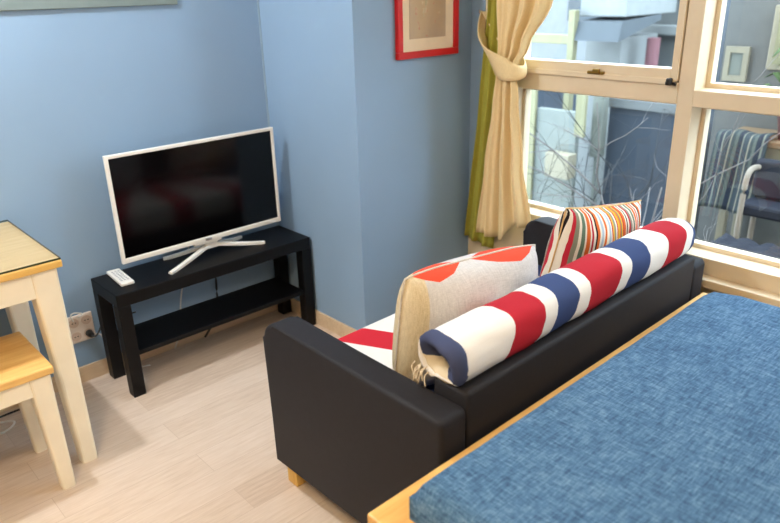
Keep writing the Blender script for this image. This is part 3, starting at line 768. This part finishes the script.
tbl = thing('reflection_table', 'wooden table outside standing in for a reflection in the right window', 'table', (3.036, -1.30, 0), math.radians(0))  # room reflection in the glass, modelled as a table outside
new(bx(-.16, .16, -.5, .34, .70, .735, .006), 'tabletop', M['o_wood'], tbl)
new(bx(-.14, .14, -.46, .30, .63, .70, .004), 'apron', M['o_creamy'], tbl)
for x in (-.13, .09):
    for y in (-.45, .25): new(bx(x, x + .04, y, y + .04, 0, .63, .003), 'leg', M['o_creamy'], tbl)
bn = thing('reflection_bench', 'low bench with a navy quilted pad standing in for a reflection in the right window', 'bench', (2.42, -1.55, 0))  # bench added outside for the navy shapes the pane mirrors
new(bx(-.16, .16, -.7, .42, .22, .27, .006), 'bench_seat', M['o_dark'], bn)
for y in (-.66, .34): new(bx(-.14, .14, y, y + .04, 0, .22, .003), 'leg', M['o_dark'], bn)
def quilt():
    b = bmesh.new(); n, m_ = 40, 16; top = {}
    for i in range(n + 1):
        for j in range(m_ + 1):
            y = -.68 + 1.08 * i / n; x = -.15 + .30 * j / m_
            e = min(1, min(i, n - i, j, m_ - j) / 2)
            top[i, j] = b.verts.new((x, y, .272 + .045 * e + e * .02 * abs(math.sin(i * .785) * math.sin(j * .785)) + .012 * e * noise.noise(Vector((x * 14, y * 14, 2)))))
    for i in range(n):
        for j in range(m_): b.faces.new((top[i, j], top[i + 1, j], top[i + 1, j + 1], top[i, j + 1]))
    box(b, -.15, .15, -.68, .40, .2705, .272)
    return b
new(quilt(), 'quilted_pad', M['o_navy'], bn, smooth=True)
ch = thing('reflection_chair', 'navy chair with a cream looped armrest standing in for a window reflection', 'chair', (2.78, -1.33, 0))  # chair mirrored in the pane, built as a solid one outside
new(bx(-.12, .05, -.20, .14, .40, .46, .015), 'seat', M['o_navy'], ch); new(bx(.02, .07, -.20, .14, .46, .66, .02, 3), 'backrest', M['o_navy'], ch)
for y in (-.22, .12):
    b = bmesh.new(); tube(b, smoothpath([(-.12, y, 0), (-.125, y, .35), (-.12, y, .56), (-.08, y, .62), (.0, y, .62), (.06, y, .58), (.07, y, .3), (.075, y, 0)]), .014, 10)
    new(b, 'armrest', M['o_loop'], ch, smooth=True)
# striped throw over the table corner side, in place of a reflected one
def throw():
    b = bmesh.new(); n, m_ = 24, 18; g = {}
    path = smoothpath([(.06, 0, .04), (.0, 0, .045), (-.045, 0, .03), (-.07, 0, -.06), (-.09, 0, -.18), (-.13, 0, -.34)], 5)
    for i, p in enumerate(path):
        for j in range(m_ + 1):
            u = -1 + 2 * j / m_
            g[i, j] = b.verts.new((p.x + .012 * math.sin(u * 7 + i * .1) * min(1, i / 12), p.y + u * .13, p.z + .006 * math.sin(u * 5)))
    for i in range(len(path) - 1):
        for j in range(m_): b.faces.new((g[i, j], g[i + 1, j], g[i + 1, j + 1], g[i, j + 1]))
    return b
tag(solid(new(throw(), 'reflection_throw', M['throw'], None, (2.90, -1.085, .715), smooth=True), .006), 'grey teal striped throw over the table end, standing in for a window reflection', 'throw')
op = thing('picture_frame', 'small cream framed picture standing in for a reflection in the upper right pane', 'picture', (3.2, -.87, .972), 0)  # picture reflected in the glass, hung outside instead
b = bmesh.new(); box(b, -.02, 0, -.062, .062, 0, .032); box(b, -.02, 0, -.062, .062, .15, .182); box(b, -.02, 0, -.062, -.034, .032, .15); box(b, -.02, 0, .034, .062, .032, .15)
new(b, 'frame', M['o_creamy'], op); new(bx(-.012, -.001, -.035, .035, .031, .151), 'print', M['o_green'], op)
pn = thing('reflection_panel', 'pale yellow panel standing in for a reflection at the top right', 'panel', (3.2, -1.16, 1.045)); new(bx(-.03, 0, -.20, .13, 0, .32, .005), 'board', M['o_creamy'], pn); new(bx(-.034, -.0305, -.17, .10, .03, .29), 'sheet', M['o_yel'], pn)  # yellowish shape of the room reflection, made into a panel
b = bmesh.new(); cyl(b, (2.95, -.86, 0), (0, 0, 1), .028, 1.7, 16); tag(new(b, 'reflection_post', M['o_bluepost'], smooth=.8), 'blue post standing in for a reflection in the right window', 'post')  # blue strip of the reflection, built as a post
pp = thing('reflection_plant', 'small leafy plant in a dark red pot standing in for a window reflection', 'plant', (2.97, -1.27, .736))  # leaf mirrored in the glass, built as a plant outside
b = bmesh.new(); cyl(b, (0, 0, 0), (0, 0, 1), .05, .12, 20, .07); new(b, 'pot', M['o_terracotta'], pp, smooth=.8)
b = bmesh.new()
for k in range(16):
    a = k * 2.4; d = Vector((math.cos(a), math.sin(a), 0)); L = .10 + .035 * (k % 3); up = .36 - .014 * k
    pts = [Vector((0, 0, .11)), d * L * .4 + Vector((0, 0, .11 + up * .7)), d * L * .8 + Vector((0, 0, .11 + up)), d * L * 1.15 + Vector((0, 0, .11 + up * .85))]
    side = Vector((-d.y, d.x, 0)); ws = (.004, .018, .024, .002)
    A = [b.verts.new(p + side * w_) for p, w_ in zip(pts, ws)]; Bv = [b.verts.new(p - side * w_) for p, w_ in zip(pts, ws)]
    for q in range(3): b.faces.new((A[q], A[q + 1], Bv[q + 1], Bv[q]))
solid(new(b, 'foliage', M['o_leaf'], pp, smooth=True), .002)

# ------------------------------------------------------------------ light
w = bpy.data.worlds.new('sky'); S.world = w; w.use_nodes = True
bg = w.node_tree.nodes['Background']; sky = w.node_tree.nodes.new('ShaderNodeTexSky')
sky.sky_type = 'HOSEK_WILKIE'; sky.turbidity = 6; sky.sun_direction = (.5, .4, .75)
mixn = w.node_tree.nodes.new('ShaderNodeMix'); mixn.data_type = 'RGBA'; mixn.inputs[0].default_value = .75
mixn.inputs[7].default_value = (.68, .85, 1, 1)
w.node_tree.links.new(sky.outputs[0], mixn.inputs[6]); w.node_tree.links.new(mixn.outputs[2], bg.inputs['Color'])
bg.inputs['Strength'].default_value = 9.0
def lamp(name, kind, loc, energy, col, size, rot=(0, 0, 0)):
    d = bpy.data.lights.new(name, kind); d.energy = energy; d.color = col
    if kind == 'AREA': d.shape = 'DISK'; d.size = size
    else: d.shadow_soft_size = size
    o = bpy.data.objects.new(name, d); COL.objects.link(o); o.location = loc; o.rotation_euler = rot; return o
lamp('ceiling_spot_light', 'POINT', (-.545, -.22, 2.25), 50, (.92, .96, 1), .03)
lamp('ceiling_light', 'AREA', (-1.2, -2.0, 2.37), 31, (1, .74, .45), .6)
lamp('ceiling_light', 'AREA', (.9, -3.0, 2.37), 9, (1, .87, .68), .5)

# ------------------------------------------------------------------ camera
cam = bpy.data.cameras.new('camera'); co = bpy.data.objects.new('camera', cam); COL.objects.link(co)
R = Matrix(((0.73223473, 0.26858379, -0.62585546), (-0.68061318, 0.25558568, -0.6866161), (-0.02445426, 0.92872962, 0.36995038)))
co.matrix_world = Matrix.Translation((-0.83269, -2.44492, 1.50116)) @ R.to_4x4()
cam.sensor_width = 36; cam.sensor_fit = 'HORIZONTAL'; cam.lens = 690.586 / 780 * 36; cam.clip_start = .05
cam.dof.use_dof = True; cam.dof.focus_distance = 2.2; cam.dof.aperture_fstop = 2.6
S.camera = co
S.view_settings.view_transform = 'Standard'; S.view_settings.look = 'None'; S.view_settings.gamma = 1
S.view_settings.use_curve_mapping = False; S.view_settings.exposure = 0.45
